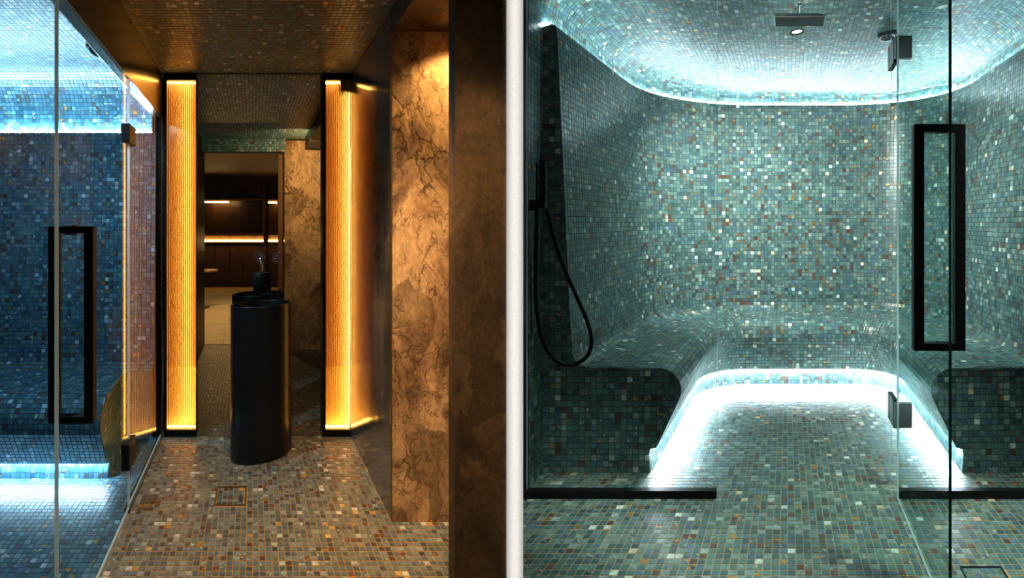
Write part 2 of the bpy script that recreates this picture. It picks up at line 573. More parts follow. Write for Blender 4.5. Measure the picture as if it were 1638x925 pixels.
def mosaic(parent, quads, material, n_single=300, min_px=7.0, tilt=0.007):
    """quads: list of four world points each (already inset by the joint)"""
    Q = np.array([[tuple(p) for p in q] for q in quads], dtype=np.float64)
    n = np.cross(Q[:, 1] - Q[:, 0], Q[:, 3] - Q[:, 0]) + np.cross(Q[:, 3] - Q[:, 2], Q[:, 1] - Q[:, 2])
    ln = np.linalg.norm(n, axis=1)
    ok = ln > 1e-9
    Q, n, ln = Q[ok], n[ok], ln[ok]
    n /= ln[:, None]
    cen = Q.mean(axis=1)
    if np.median((n * (np.array([0, 0, HC]) - cen)).sum(1)) < 0:
        Q = Q[:, ::-1]
        n = -n
    k = len(Q)
    half = np.linalg.norm(Q - cen[:, None], axis=2)[..., None]
    tl = RNG.normal(0, tilt, (k, 2))
    e1 = Q[:, 1] - Q[:, 0]; e1 /= np.maximum(np.linalg.norm(e1, axis=1), 1e-9)[:, None]
    e2 = np.cross(n, e1)
    rel = Q - cen[:, None]
    dz = (rel * e1[:, None]).sum(2) * tl[:, :1] + (rel * e2[:, None]).sum(2) * tl[:, 1:]
    top = Q + n[:, None] * (THICK + dz)[..., None] - rel * 0.02
    V = np.concatenate([Q, top], axis=1)                      # k,8,3
    rnd = RNG.random((k, 3))
    px = 832 + F * cen[:, 0] / cen[:, 1]
    py = 371 - F * (cen[:, 2] - HC) / cen[:, 1]
    pq = Q[..., [0, 2]] / Q[..., 1:2] * F
    area = 0.5 * np.abs((pq[:, 0, 0] - pq[:, 2, 0]) * (pq[:, 1, 1] - pq[:, 3, 1])
                        - (pq[:, 1, 0] - pq[:, 3, 0]) * (pq[:, 0, 1] - pq[:, 2, 1]))
    size = np.sqrt(area)
    inside = (px > 0) & (px < 1638) & (py > 0) & (py < 925)
    score = np.where(inside, size, -1)
    order = np.argsort(-score)
    single = [i for i in order[:n_single] if score[i] >= min_px]
    rest = np.setdiff1d(np.arange(k), np.array(single, dtype=int))
    fq = np.array([[4, 5, 6, 7], [0, 1, 5, 4], [1, 2, 6, 5], [2, 3, 7, 6], [3, 0, 4, 7]])
    ploc = world_loc(parent)
    pl = np.array(ploc)

    def mesh(name, VV, rr):
        m_ = len(VV)
        me = bpy.data.meshes.new(name)
        me.vertices.add(m_ * 8)
        me.vertices.foreach_set('co', VV.reshape(-1).astype(np.float32))
        idx = (fq[None] + (np.arange(m_) * 8)[:, None, None]).reshape(-1)
        me.loops.add(m_ * 20)
        me.polygons.add(m_ * 5)
        me.loops.foreach_set('vertex_index', idx.astype(np.int32))
        me.polygons.foreach_set('loop_start', (np.arange(m_ * 5) * 4).astype(np.int32))
        at = me.attributes.new('tile', 'FLOAT_COLOR', 'POINT')
        col = np.ones((m_, 8, 4), dtype=np.float32)
        col[:, :, :3] = rr[:, None]
        at.data.foreach_set('color', col.reshape(-1))
        me.materials.append(material)
        me.update(calc_edges=True)
        me.shade_flat()
        return me

    for i in single:
        me = mesh('tile', V[i:i + 1] - cen[i], rnd[i:i + 1])
        o = bpy.data.objects.new('tile', me)
        o.parent = parent
        o.location = cen[i] - pl
        S.collection.objects.link(o)
    if len(rest):
        me = mesh('small_tiles', V[rest] - pl, rnd[rest])
        o = bpy.data.objects.new('small_tiles', me)
        o.parent = parent
        o['kind'] = 'stuff'
        S.collection.objects.link(o)


def rows(P, v0, v1, pv, a, b, pu, u_ref=0.0, gap=0.0036, clip=None, gv=None):
    """tile quads filling a(v) < u < b(v), in straight rows; P maps (u, v) to the world"""
    out = []
    gv = gap if gv is None else gv
    nv = max(1, int(round((v1 - v0) / pv)))
    dv = (v1 - v0) / nv
    for j in range(nv):
        va, vb = v0 + j * dv + gv / 2, v0 + (j + 1) * dv - gv / 2
        la, lb, ra, rb = a(va), a(vb), b(va), b(vb)
        i0 = math.floor((min(la, lb) - u_ref) / pu)
        i1 = math.ceil((max(ra, rb) - u_ref) / pu)
        for i in range(i0, i1):
            ua, ub = u_ref + i * pu + gap / 2, u_ref + (i + 1) * pu - gap / 2
            q = [max(ua, la), min(ub, ra), min(ub, rb), max(ua, lb)]
            if q[1] - q[0] < 0.15 * pu and q[2] - q[3] < 0.15 * pu:
                continue
            if q[1] < q[0]: q[0] = q[1] = (q[0] + q[1]) / 2
            if q[2] < q[3]: q[2] = q[3] = (q[2] + q[3]) / 2
            if clip and clip((ua + ub) / 2, (va + vb) / 2):
                continue
            out.append([P(q[0], va), P(q[1], va), P(q[2], vb), P(q[3], vb)])
    return out


def const(c): return lambda v: c


def polyline(pts):
    """arc-length parametrised polyline in 2D"""
    d = [0.0]
    for i in range(1, len(pts)):
        d.append(d[-1] + math.dist(pts[i], pts[i - 1]))

    def at(t):
        t = min(max(t, 0.0), d[-1])
        lo, hi = 0, len(d) - 1
        while hi - lo > 1:
            mid = (lo + hi) // 2
            if d[mid] <= t: lo = mid
            else: hi = mid
        f = (t - d[lo]) / max(d[hi] - d[lo], 1e-9)
        return (pts[lo][0] + f * (pts[hi][0] - pts[lo][0]), pts[lo][1] + f * (pts[hi][1] - pts[lo][1]))
    return at, d[-1]


def arc(cx, cy, rx, ry, a0, a1, n=8):
    return [(cx + rx * math.cos(math.radians(a0 + (a1 - a0) * i / n)),
             cy + ry * math.sin(math.radians(a0 + (a1 - a0) * i / n))) for i in range(n + 1)]


def grid_mesh(P, s_list, t_list):
    mb = MB()
    ns, ntt = len(s_list), len(t_list)
    mb.add([P(s_, t_) for s_ in s_list for t_ in t_list],
           [(i * ntt + j, (i + 1) * ntt + j, (i + 1) * ntt + j + 1, i * ntt + j + 1)
            for i in range(ns - 1) for j in range(ntt - 1)])
    return mb


def sweep_tiles(P, s0, s1, t0, t1, ps, pt, gap=0.0036):
    ns, ntt = max(1, round((s1 - s0) / ps)), max(1, round((t1 - t0) / pt))
    ds, dt = (s1 - s0) / ns, (t1 - t0) / ntt
    out = []
    for i in range(ns):
        for j in range(ntt):
            a, b = s0 + i * ds + gap / 2, s0 + (i + 1) * ds - gap / 2
            c, d = t0 + j * dt + gap / 2, t0 + (j + 1) * dt - gap / 2
            out.append([P(a, c), P(b, c), P(b, d), P(a, d)])
    return out


def lin(a, b, n): return [a + (b - a) * i / n for i in range(n + 1)]


# ================================================================== white partition standing in for the blank gap between the rooms
mb = MB()
mb.hexa([(-0.0388, 1.376, 0), (0.0088, 1.376, 0), (0.0088, 2.36, 0), (-0.0388, 2.36, 0),
         (-0.0388, 1.376, 2.9), (0.0088, 1.376, 2.9), (0.0088, 2.36, 2.9), (-0.0388, 2.36, 2.9)])
tag(build('wall_gap_filler', mb, M_WHITE), 'narrow white partition standing in for the blank gap between the amber corridor and the teal steam room', 'wall', kind='structure')

# ================================================================== RIGHT: steam room
PR = 0.0323
Z_END, Z_BACK, U_L, U_R, RAD = 2.63, 4.59, -1.165, 1.365, 0.80
Z_GL = 2.38                      # glass front
U_OUT_L, U_OUT_R = -1.32, 1.52


def r_path(s, o):
    """plan of the U-shaped wall line at inward offset o; s is the length along the line o = 0"""
    l1 = Z_BACK - RAD - Z_END
    qa = RAD * math.pi / 2
    lb = (U_R - U_L) - 2 * RAD
    r = RAD - o
    if s < l1:
        return U_L + o, Z_END + s
    s -= l1
    if s < qa:
        a = s / RAD
        return U_L + RAD - r * math.cos(a), Z_BACK - RAD + r * math.sin(a)
    s -= qa
    if s < lb:
        return U_L + RAD + s, Z_BACK - o
    s -= lb
    if s < qa:
        a = s / RAD
        return U_R - RAD + r * math.sin(a), Z_BACK - RAD + r * math.cos(a)
    s -= qa
    return U_R - o, Z_BACK - RAD - s


S_TOT = 2 * (Z_BACK - RAD - Z_END) + RAD * math.pi + (U_R - U_L) - 2 * RAD


def rise(z, h):
    f = min(max((h - 0.7) / 1.6, 0), 1) * min(max((2.75 - h) / 0.25, 0), 1)
    return 0.05 * (z - Z_END) * f


def RP(s, o, h):
    u, z = r_path(s, o)
    return R(u, z, h + rise(z, h))


# profile of wall and bench, (inward offset, height)
WALL_PROF = [(-0.145, 2.405)] + arc(-0.115, 2.405, 0.03, 0.03, 180, 0, 6) + [(-0.080, 2.36), (-0.045, 1.6), (-0.01, 0.85), (0.0, 0.70)] + \
            arc(0.09, 0.655, 0.09, 0.09, 180, 270, 6)[1:]
WALL_PROF = [(-0.145, 2.41), (-0.10, 2.425), (-0.085, 2.41), (-0.080, 2.36), (-0.045, 1.6), (-0.012, 0.85), (0.0, 0.70)] + \
            arc(0.09, 0.655, 0.09, 0.09, 180, 270, 6)[1:]
BENCH_PROF = [(0.09, 0.565), (0.47, 0.563)] + arc(0.47, 0.443, 0.12, 0.12, 90, -14, 10)[1:] + [(0.455, 0.135)]
PLINTH_PROF = [(0.405, 0.125), (0.425, 0.0)]
VAULT_PROF = [(-0.155, 2.40), (-0.155, 2.50)] + [(o, h) for o, h in arc(0.265, 2.50, 0.42, 0.25, 180, 90, 12)][1:]

s_fine = lin(0, S_TOT, 150)


def sweep_structure(name, prof, label, cat, material, grout, parent=None, ps=PR, pt=PR, s0=0.0, s1=S_TOT, single=300, kind='structure'):
    at, tot = polyline(prof)
    P = lambda s, t: RP(s, *at(t))
    nt_ = max(2, int(tot / 0.03))
    o = build(name, grid_mesh(P, lin(s0, s1, 150), lin(0, tot, nt_)), grout, parent)
    if parent is None:
        tag(o, label, cat, kind=kind)
    mosaic(o, sweep_tiles(P, s0, s1, 0, tot, ps, pt), material, single)
    return o


sweep_structure('wall_back', WALL_PROF, 'curved teal mosaic wall of the steam room rising behind the bench', 'wall', M_TILE_R, M_GROUT_W)
bench = empty('steam_bench', RP(S_TOT / 2, 0.3, 0))
tag(bench, 'wide U-shaped teal mosaic bench around the bright steam room floor', 'bench')
at_b, tot_b = polyline(BENCH_PROF)
PB = lambda s, t: RP(s, *at_b(t))
seat = build('seat', grid_mesh(PB, s_fine, lin(0, tot_b, 40)), M_GROUT_W, bench)
mosaic(seat, sweep_tiles(PB, 0, S_TOT, 0, tot_b, PR, PR), M_TILE_R)
at_p, tot_p = polyline(PLINTH_PROF)
PP = lambda s, t: RP(s, *at_p(t))
plinth = build('plinth', grid_mesh(PP, s_fine, [0, tot_p]), M_GROUT_W, bench)
mosaic(plinth, sweep_tiles(PP, 0, S_TOT, 0, tot_p, PR, PR), M_TILE_R)

# end faces of bench and wall, towards the glass
full = WALL_PROF[2:] + BENCH_PROF[1:] + [(0.415, 0.125), (0.425, 0.0)]


def off_at(h):
    """largest offset of the profile at height h"""
    best = -0.2
    for (o0, h0), (o1, h1) in zip(full, full[1:]):
        if (h0 - h) * (h1 - h) <= 0 and abs(h0 - h1) > 1e-6:
            best = max(best, o0 + (o1 - o0) * (h - h0) / (h1 - h0))
    return best


for nm, sgn in (('left_end', 1), ('right_end', -1)):
    ub = U_L if sgn > 0 else U_R
    uo = U_OUT_L if sgn > 0 else U_OUT_R
    mbx = MB()
    hs = sorted(set([h for o_, h in full if h <= 2.41]))
    for h0, h1 in zip(hs, hs[1:]):
        o0, o1 = off_at(h0 + 1e-5), off_at(h1 - 1e-5)
        q = [R(uo, Z_END, h0), R(ub + sgn * o0, Z_END, h0), R(ub + sgn * o1, Z_END, h1), R(uo, Z_END, h1)]
        mbx.add(q if sgn > 0 else q[::-1], [(0, 1, 2, 3)])
    e = build('end_panel', mbx, M_GROUT_W, bench)
    if sgn > 0:
        a, b = const(uo), (lambda h: ub + off_at(h))
    else:
        a, b = (lambda h: ub - off_at(h)), const(uo)
    mosaic(e, rows(lambda u, h: R(u, Z_END - 0.0005, h), 0.0, 2.40, PR, a, b, PR, uo), M_TILE_R, 300, 6)

# vault and flat ceiling
vo = sweep_structure('ceiling', VAULT_PROF, 'curved mosaic cove of the steam room ceiling washed by hidden light', 'ceiling', M_TILE_R, M_GROUT_W)
A_C = 0.265
r_c = RAD - A_C


def ceil_lo(z):
    d = z - (Z_BACK - RAD)
    return U_L + RAD - (math.sqrt(max(r_c ** 2 - d * d, 0)) if d > 0 else r_c) if d > 0 else U_L + A_C


def ceil_hi(z):
    return (U_L + U_R) - ceil_lo(z)


def flat(name, W, h, z_list, lo, hi, grout, parent=None):
    mbf = MB()
    for z0, z1 in zip(z_list, z_list[1:]):
        mbf.add([W(lo(z0), z0, h), W(hi(z0), z0, h), W(hi(z1), z1, h), W(lo(z1), z1, h)], [(0, 1, 2, 3)])
    return build(name, mbf, grout, parent)


fc = flat('ceiling', R, 2.75, lin(Z_GL, Z_BACK - A_C, 40), ceil_lo, ceil_hi, M_GROUT_W)
tag(fc, 'flat teal mosaic ceiling above the rain shower head', 'ceiling', kind='structure')
mosaic(fc, rows(lambda u, z: R(u, z, 2.75), Z_GL, Z_BACK - A_C, PR, ceil_lo, ceil_hi, PR, 0.1), M_TILE_R)
# vault continues forward over the recess by the glass
mbv = MB()
# side walls by the glass, straight vault pieces over them
for nm, uo, sg in (('wall_left', U_OUT_L, 1), ('wall_right', U_OUT_R, -1)):
    mbw = MB()
    mbw.add([R(uo, Z_GL - 0.02, 0), R(uo, Z_END, 0), R(uo, Z_END, 2.6), R(uo, Z_GL - 0.02, 2.6)], [(0, 1, 2, 3)])
    ow = build(nm, mbw, M_GROUT_W)
    tag(ow, 'teal mosaic side wall strip carrying the shower hose' if sg > 0 else 'mosaic side wall strip at the far end of the right bench', 'wall', kind='structure')
    mosaic(ow, rows(lambda z, h: R(uo + sg * 0.0003, z, h), 0, 2.58, PR, const(Z_GL - 0.02), const(Z_END), PR, Z_END), M_TILE_R, 300, 5)
    at_v, tot_v = polyline(VAULT_PROF)

    def PV(z, t):
        o_, h_ = at_v(t)
        return R((U_L + o_) if sg > 0 else (U_R - o_), z, h_)
    ov = build('cove', grid_mesh(PV, [Z_GL - 0.02, Z_END], lin(0, tot_v, 20)), M_GROUT_W, vo)
    mosaic(ov, sweep_tiles(PV, Z_GL - 0.02, Z_END, 0, tot_v, PR, PR), M_TILE_R, 0)

# floors
r_k = RAD - 0.425


def kick_lo(z):
    d = z - (Z_BACK - RAD)
    if z < Z_END: return U_OUT_L
    return U_L + RAD - math.sqrt(max(r_k ** 2 - d * d, 0)) if d > 0 else U_L + 0.425


def kick_hi(z):
    if z < Z_END: return U_OUT_R
    return (U_L + U_R) - kick_lo(z)


fi = flat('floor', R, 0.0, [Z_GL, Z_END - 1e-4, Z_END] + lin(Z_END, Z_BACK - 0.425, 40)[1:], kick_lo, kick_hi, M_GROUT_R)
tag(fi, 'teal mosaic floor inside the steam room glowing along the plinth', 'floor', kind='structure')
DR = (0.665, 0.665 + 5 * PR, 1.725, 1.888)
q = rows(lambda u, z: R(u, z, 0), Z_GL, Z_END, PR, const(U_OUT_L), const(U_OUT_R), PR, 0.0, gv=0.0054) + \
    rows(lambda u, z: R(u, z, 0), Z_END, Z_BACK - 0.425, PR, kick_lo, kick_hi, PR, 0.0, gv=0.0054)
mosaic(fi, q, M_TILE_R)
Z0F = 1.62


def ff_lo(z): return 0.010 - K * z
ff = flat('floor', R, 0.0, lin(Z0F, Z_GL, 10), ff_lo, const(1.6), M_GROUT_R)
tag(ff, 'teal mosaic floor in front of the steam room glass', 'floor', kind='structure')
in_dr = lambda u, z: DR[0] < u < DR[1] and DR[2] < z < DR[3]
mosaic(ff, rows(lambda u, z: R(u, z, 0), Z0F, Z_GL, PR, ff_lo, const(1.6), PR, 0.0, clip=in_dr, gv=0.0054), M_TILE_R)


def drain(name, W, D, label, pitch, tmat, fmat, grout):
    u0, u1, z0, z1 = D
    root = empty(name, W((u0 + u1) / 2, (z0 + z1) / 2, 0))
    tag(root, label, 'drain', 'tiled floor drains')
    t_ = 0.006
    m_ = MB()
    m_.box(W, u0, u1, z0, z0 + t_, 0.0002, 0.0055)
    m_.box(W, u0, u1, z1 - t_, z1, 0.0002, 0.0055)
    m_.box(W, u0, u0 + t_, z0 + t_, z1 - t_, 0.0002, 0.0055)
    m_.box(W, u1 - t_, u1, z0 + t_, z1 - t_, 0.0002, 0.0055)
    build('frame', m_, fmat, root)
    m_ = MB()
    m_.box(W, u0 + t_, u1 - t_, z0 + t_, z1 - t_, 0.0001, 0.0006)
    tr = build('tray', m_, grout, root)
    mosaic(tr, rows(lambda u, z: W(u, z, 0.0007), z0 + t_ + 0.002, z1 - t_ - 0.002, pitch, const(u0 + t_ + 0.002), const(u1 - t_ - 0.002), pitch, u0 + t_ + 0.002), tmat, 300, 5)
    return root


drain('floor_drain', R, DR, 'square tiled drain in a dark frame at the front of the teal floor', PR * 0.98, M_TILE_R, M_BLACK, M_GROUT_R)

# hidden light strips
def strip(name, pts, wdt, hgt, m, label, group):
    mb_ = MB()
    for a_, b_ in zip(pts, pts[1:]):
        d_ = (b_ - a_).normalized()
        n_ = Vector((-d_.y, d_.x, 0)) * wdt / 2
        k_ = Vector((0, 0, hgt))
        mb_.hexa([a_ - n_, b_ - n_, b_ + n_, a_ + n_, a_ - n_ + k_, b_ - n_ + k_, b_ + n_ + k_, a_ + n_ + k_])
    return tag(build(name, mb_, m), label, 'light', group)


strip('led_strip', [RP(s, -0.140, 2.425) for s in lin(0, S_TOT, 48)], 0.012, 0.006, M_LED_C,
      'cool white light strip hidden on the ledge along the steam room cove', 'hidden light strips')
strip('led_strip', [RP(s, 0.432, 0.140) for s in lin(0.03, S_TOT - 0.03, 48)], 0.010, 0.006, M_LED_CB,
      'cool white light strip tucked under the teal bench', 'hidden light strips')

# threshold bars, jamb, glass
def slab(name, W, u0, u1, z0, z1, h0, h1, face, edge, parent=None, rim=None):
    """glass slab; the big faces carry 'face', the rim carries 'edge'"""
    m_ = MB()
    along_u = (u1 - u0) > (z1 - z0)
    r_ = 1 if rim is None else 2
    mis = [1, 1, 0, 1, 0, 1] if along_u else [r_, 1, 1, 0, r_, 0]
    m_.box(W, u0, u1, z0, z1, h0, h1, 0, mis)
    return build(name, m_, [face, edge] + ([rim] if rim else []), parent)


U_JL, U_DR = -0.345, 0.533
g1 = empty('window_1', R(-0.82, Z_GL, 0))
tag(g1, 'tall clear glass panel between the white partition and the open doorway', 'window', kind='structure')
slab('pane', R, -1.275, U_JL, Z_GL, Z_GL + 0.010, 0.038, 2.74, M_GLASS_R, M_EDGE_PALE, g1)
m_ = MB(); m_.box(R, -1.29, U_JL - 0.003, Z_GL - 0.012, Z_GL + 0.022, 0.0, 0.040)
build('channel', m_, M_BLACK, g1, bevel=0.002)
m_ = MB(); m_.box(R, -1.292, -1.276, Z_GL - 0.012, Z_GL + 0.022, 0.0, 2.74)
build('jamb', m_, M_BLACK, g1)
g2 = empty('window_2', R(1.05, Z_GL, 0))
tag(g2, 'clear glass panel to the right of the open steam room door', 'window', kind='structure')
slab('pane', R, 0.505, 1.58, Z_GL, Z_GL + 0.010, 0.038, 2.74, M_GLASS_R, M_EDGE_PALE, g2)
m_ = MB(); m_.box(R, 0.54, 1.58, Z_GL - 0.012, Z_GL + 0.022, 0.0, 0.040)
build('channel', m_, M_BLACK, g2, bevel=0.002)

d1 = empty('door_1', R(U_DR, 2.34, 0))
tag(d1, 'glass steam room door standing open towards the camera with black loop handle', 'door', kind='structure')
slab('pane', R, U_DR - 0.005, U_DR + 0.005, 1.600, 2.360, 0.012, 2.70, M_GLASS_D, M_EDGE, d1, M_EDGE_PALE)


def loop_handle(W, z, u0, u1, h0, h1, bar, parent, uc):
    m_ = MB()
    dz = 0.018
    # one closed rectangular ring
    o0 = [(u0, h0), (u1, h0), (u1, h1), (u0, h1)]
    i0 = [(u0 + bar, h0 + bar * 0.75), (u1 - bar, h0 + bar * 0.75), (u1 - bar, h1 - bar * 0.75), (u0 + bar, h1 - bar * 0.75)]
    vs = [W(a, z - dz, b) for a, b in o0] + [W(a, z - dz, b) for a, b in i0] + [W(a, z + dz, b) for a, b in o0] + [W(a, z + dz, b) for a, b in i0]
    fs = []
    for k in range(4):
        k2 = (k + 1) % 4
        fs += [(k, k2, 4 + k2, 4 + k), (8 + k2, 8 + k, 12 + k, 12 + k2), (k2, k, 8 + k, 8 + k2), (4 + k, 4 + k2, 12 + k2, 12 + k)]
    m_.add(vs, fs)
    hd = build('handle', m_, M_BLACK, parent, bevel=0.003)
    for hh in (h0 + bar * 0.4, h1 - bar * 0.4):
        m_ = MB()
        m_.lathe([(0.0, -0.012), (0.016, -0.012), (0.016, 0.012), (0.0, 0.012)], W(uc, z, hh), 20, axis=(W(1, 0, 0)))
        build('fixing', m_, M_BLACK, hd)
    return hd


loop_handle(R, 1.70, 0.436, 0.6146, 0.888, 1.673, 0.036, d1, U_DR)
for h0, h1 in ((2.135, 2.262), (0.332, 0.470)):
    hg = MB()
    hg.box(R, U_DR - 0.012, U_DR + 0.012, 2.400, 2.540, h0, h1)
    hb = build('hinge', hg, M_BLACK, d1, bevel=0.003)
    hg = MB()
    hg.box(R, 0.524, 0.606, Z_GL - 0.008, Z_GL + 0.018, h0 + 0.012, h1 - 0.006)
    build('hinge_plate', hg, M_STEEL, hb, bevel=0.003)

# rain shower, spot, dome
rs = empty('rain_shower', R(0.07, 3.09, 2.75))
tag(rs, 'square rain shower head hanging from the mosaic ceiling', 'shower head')
m_ = MB(); m_.box(R, -0.088, 0.240, 3.01, 3.165, 2.634, 2.652)
hp = build('plate', m_, [M_CHROME], rs, bevel=0.003)
m_ = MB(); m_.box(R, -0.078, 0.230, 3.02, 3.155, 2.6305, 2.634)
build('spray_face', m_, M_BLACK, hp)
m_ = MB()
c_ = R(0.076, 3.10, 0)
m_.tube([c_ + Vector((0, 0, 2.65)), c_ + Vector((0, 0, 2.752))], 0.011, 14)
m_.lathe([(0.0, 2.745), (0.03, 2.745), (0.03, 2.75), (0.0, 2.75)], c_, 20)
build('stem', m_, M_CHROME, rs, smooth_angle=40)
dl = empty('downlight', R(0.067, 3.52, 2.75))
tag(dl, 'round recessed spotlight behind the rain shower head', 'light')
m_ = MB(); m_.lathe([(0.030, 2.7445), (0.047, 2.738), (0.049, 2.7475)], R(0.067, 3.52, 0), 32)
build('ring', m_, M_BLACK, dl, smooth_angle=40)
m_ = MB(); m_.lathe([(0.0, 2.7445), (0.031, 2.7445)], R(0.067, 3.52, 0), 32)
build('lens', m_, M_LENS, dl)
dm = empty('ceiling_speaker', R(0.73, 3.56, 2.75))
tag(dm, 'dark dome fitting on the teal ceiling beside the upper door hinge', 'speaker')
m_ = MB(); m_.lathe([(0.062, 2.7465), (0.062, 2.735), (0.052, 2.728)], R(0.73, 3.56, 0), 32)
build('base', m_, M_BLACK, dm, smooth_angle=40)
m_ = MB(); m_.lathe([(0.050, 2.729)] + [(0.050 * math.cos(a), 2.729 - 0.035 * math.sin(a)) for a in lin(0.1, math.pi / 2, 8)], R(0.73, 3.56, 0), 32)
build('dome', m_, plain('smoked_dome', (0.03, 0.035, 0.04), 0.1, 0, 0.8), dm, smooth=True)

# hand shower
def rp(x, y, z): return R((x - 1260) * z / F, z, HC - (y - 371) * z / F)


hs_ = empty('hand_shower', R(-1.31, 2.52, 1.2))
tag(hs_, 'black hand shower with long looped hose on the left mosaic wall', 'shower')
m_ = MB(); m_.box(R, -1.319, -1.262, 2.45, 2.50, 1.408, 1.462)
m_.box(R, -1.290, -1.228, 2.465, 2.495, 1.418, 1.452)
hb = build('holder', m_, M_BLACK, hs_, bevel=0.003)
m_ = MB(); m_.box(R, -1.262, -1.229, 2.474, 2.492, 1.425, 1.664)
build('handset', m_, M_BLACK, hs_, bevel=0.004)
m_ = MB(); m_.tube([R(-1.276, 2.482, 1.45), R(-1.276, 2.482, 1.650)], 0.006, 10)
build('rail', m_, M_BLACK, hs_, smooth_angle=40)
raw = [(874, 336), (879, 352), (884, 372), (893, 402), (907, 440), (923, 476), (936, 506), (944, 530), (946, 552), (939, 570),
       (924, 581), (905, 584), (887, 575), (873, 557), (864, 532), (859, 500), (857, 465), (857, 425), (858, 385), (859, 345), (859, 336)]
zs = [2.482 + 0.05 * math.sin(math.pi * i / (len(raw) - 1)) for i in range(len(raw))]
cp = [rp(x, y, z) for (x, y), z in zip(raw, zs)]
sm = []
for i in range(len(cp) - 1):
    p0, p1, p2, p3 = cp[max(i - 1, 0)], cp[i], cp[i + 1], cp[min(i + 2, len(cp) - 1)]
    for k in range(6):
        t = k / 6
        sm.append(0.5 * ((2 * p1) + (p2 - p0) * t + (2 * p0 - 5 * p1 + 4 * p2 - p3) * t * t + (3 * p1 - p0 - 3 * p2 + p3) * t ** 3))
sm.append(cp[-1])
m_ = MB(); m_.tube(sm, 0.0105, 10)
build('hose', m_, M_BLACK, hs_, smooth_angle=50)
m_ = MB(); m_.tube([rp(859.5, 336, 2.482), rp(859, 560, 2.482)], 0.013, 10)

# ================================================================== LEFT: corridor
PL, PLZ = 0.0258, 0.0285
ZB, UG, UW, HT = 3.10, -0.575, 0.625, 2.306
Z_PIL = 2.184
Z0L = 1.55


def lf_hi(z):
    return UW if z > Z_PIL else 1.0 if z > 1.78 else min(1.0, -0.045 + K * z)


fl = MB()
for z0, z1, ua, ub in ((Z0L, 1.78, UG - 0.004, 0.85), (1.78, Z_PIL, UG - 0.004, 0.96), (Z_PIL, ZB, UG - 0.004, UW)):
    fl.add([L(ua, z0, 0), L(ub, z0, 0), L(ub, z1, 0), L(ua, z1, 0)], [(0, 1, 2, 3)])
fl = build('floor', fl, M_GROUT_L)
tag(fl, 'warm brown and grey mosaic floor of the corridor around the black basin', 'floor', kind='structure')
DL = (-0.181, -0.181 + 0.150, 2.31, 2.479)
in_dl = lambda u, z: DL[0] < u < DL[1] and DL[2] < z < DL[3]
PF = lambda u, z: L(u, z, 0)
q = rows(PF, Z0L, Z_PIL, PLZ, const(UG), lambda z: min(0.95, K * z - 0.045), PL, 0.0, 0.0036, in_dl, 0.0058) + \
    rows(PF, Z_PIL, ZB, PLZ, const(UG), const(UW), PL, 0.0, 0.0036, in_dl, 0.0058)
mosaic(fl, q, M_TILE_L)
drain('floor_drain', L, DL, 'square tiled drain in a brass frame in front of the black basin', PL, M_TILE_L, M_BRASS, M_GROUT_L)

# corridor ceiling
cl = MB()
cl.add([L(UG, 1.5, HT), L(UW, 1.5, HT), L(UW, ZB, HT), L(UG, ZB, HT)], [(0, 1, 2, 3)])
cl = build('ceiling', cl, M_GROUT_L)
tag(cl, 'dark green and amber mosaic ceiling of the corridor', 'ceiling', kind='structure')
mosaic(cl, rows(lambda u, z: L(u, z, HT), 1.5, ZB, PLZ, const(UG), const(UW), PL, 0.0, 0.0044, gv=0.0060), M_TILE_R)

# right polished wall, pillar, lintel, foreground pillar
m_ = MB(); m_.box(L, UW, UW + 0.03, Z_PIL + 0.022, ZB + 0.0, 0, HT)
tag(build('wall_right', m_, M_MARBLE_POL), 'dark polished marble wall reflecting the amber light panel', 'wall', kind='structure')
m_ = MB(); m_.box(L, 0.624, 0.925, Z_PIL, Z_PIL + 0.022, 0, 2.199)
pw = build('wall_alcove', m_, M_MARBLE)
tag(pw, 'golden brown veined marble slab lit from above at the right of the corridor', 'wall', kind='structure')
m_ = MB(); m_.box(L, 0.6215, 0.6245, Z_PIL - 0.002, Z_PIL + 0.022, 0, 2.201)
m_.box(L, 0.6245, 0.906, Z_PIL - 0.002, Z_PIL + 0.002, 2.196, 2.201)
build('edge_trim', m_, M_BRASS, pw)
m_ = MB(); m_.box(L, 0.624, 1.0, 1.45, Z_PIL + 0.02, 2.201, HT + 0.02)
tag(build('trim_1', m_, M_MARBLE_DARK), 'dark marble lintel above the lit golden slab', 'lintel', kind='structure')
m_ = MB(); m_.box(L, 0.724, 0.93, 1.744, 1.80, 0, 2.6)
fp = build('wall_front', m_, M_MARBLE_DARK)
tag(fp, 'dark brown marble wall end beside the white partition', 'wall', kind='structure')
m_ = MB(); m_.box(L, 0.90, 0.93, 1.80, Z_PIL, 0, 2.2)
tag(build('wall_side', m_, M_MARBLE), 'marble return of the alcove behind the dark wall end', 'wall', kind='structure')

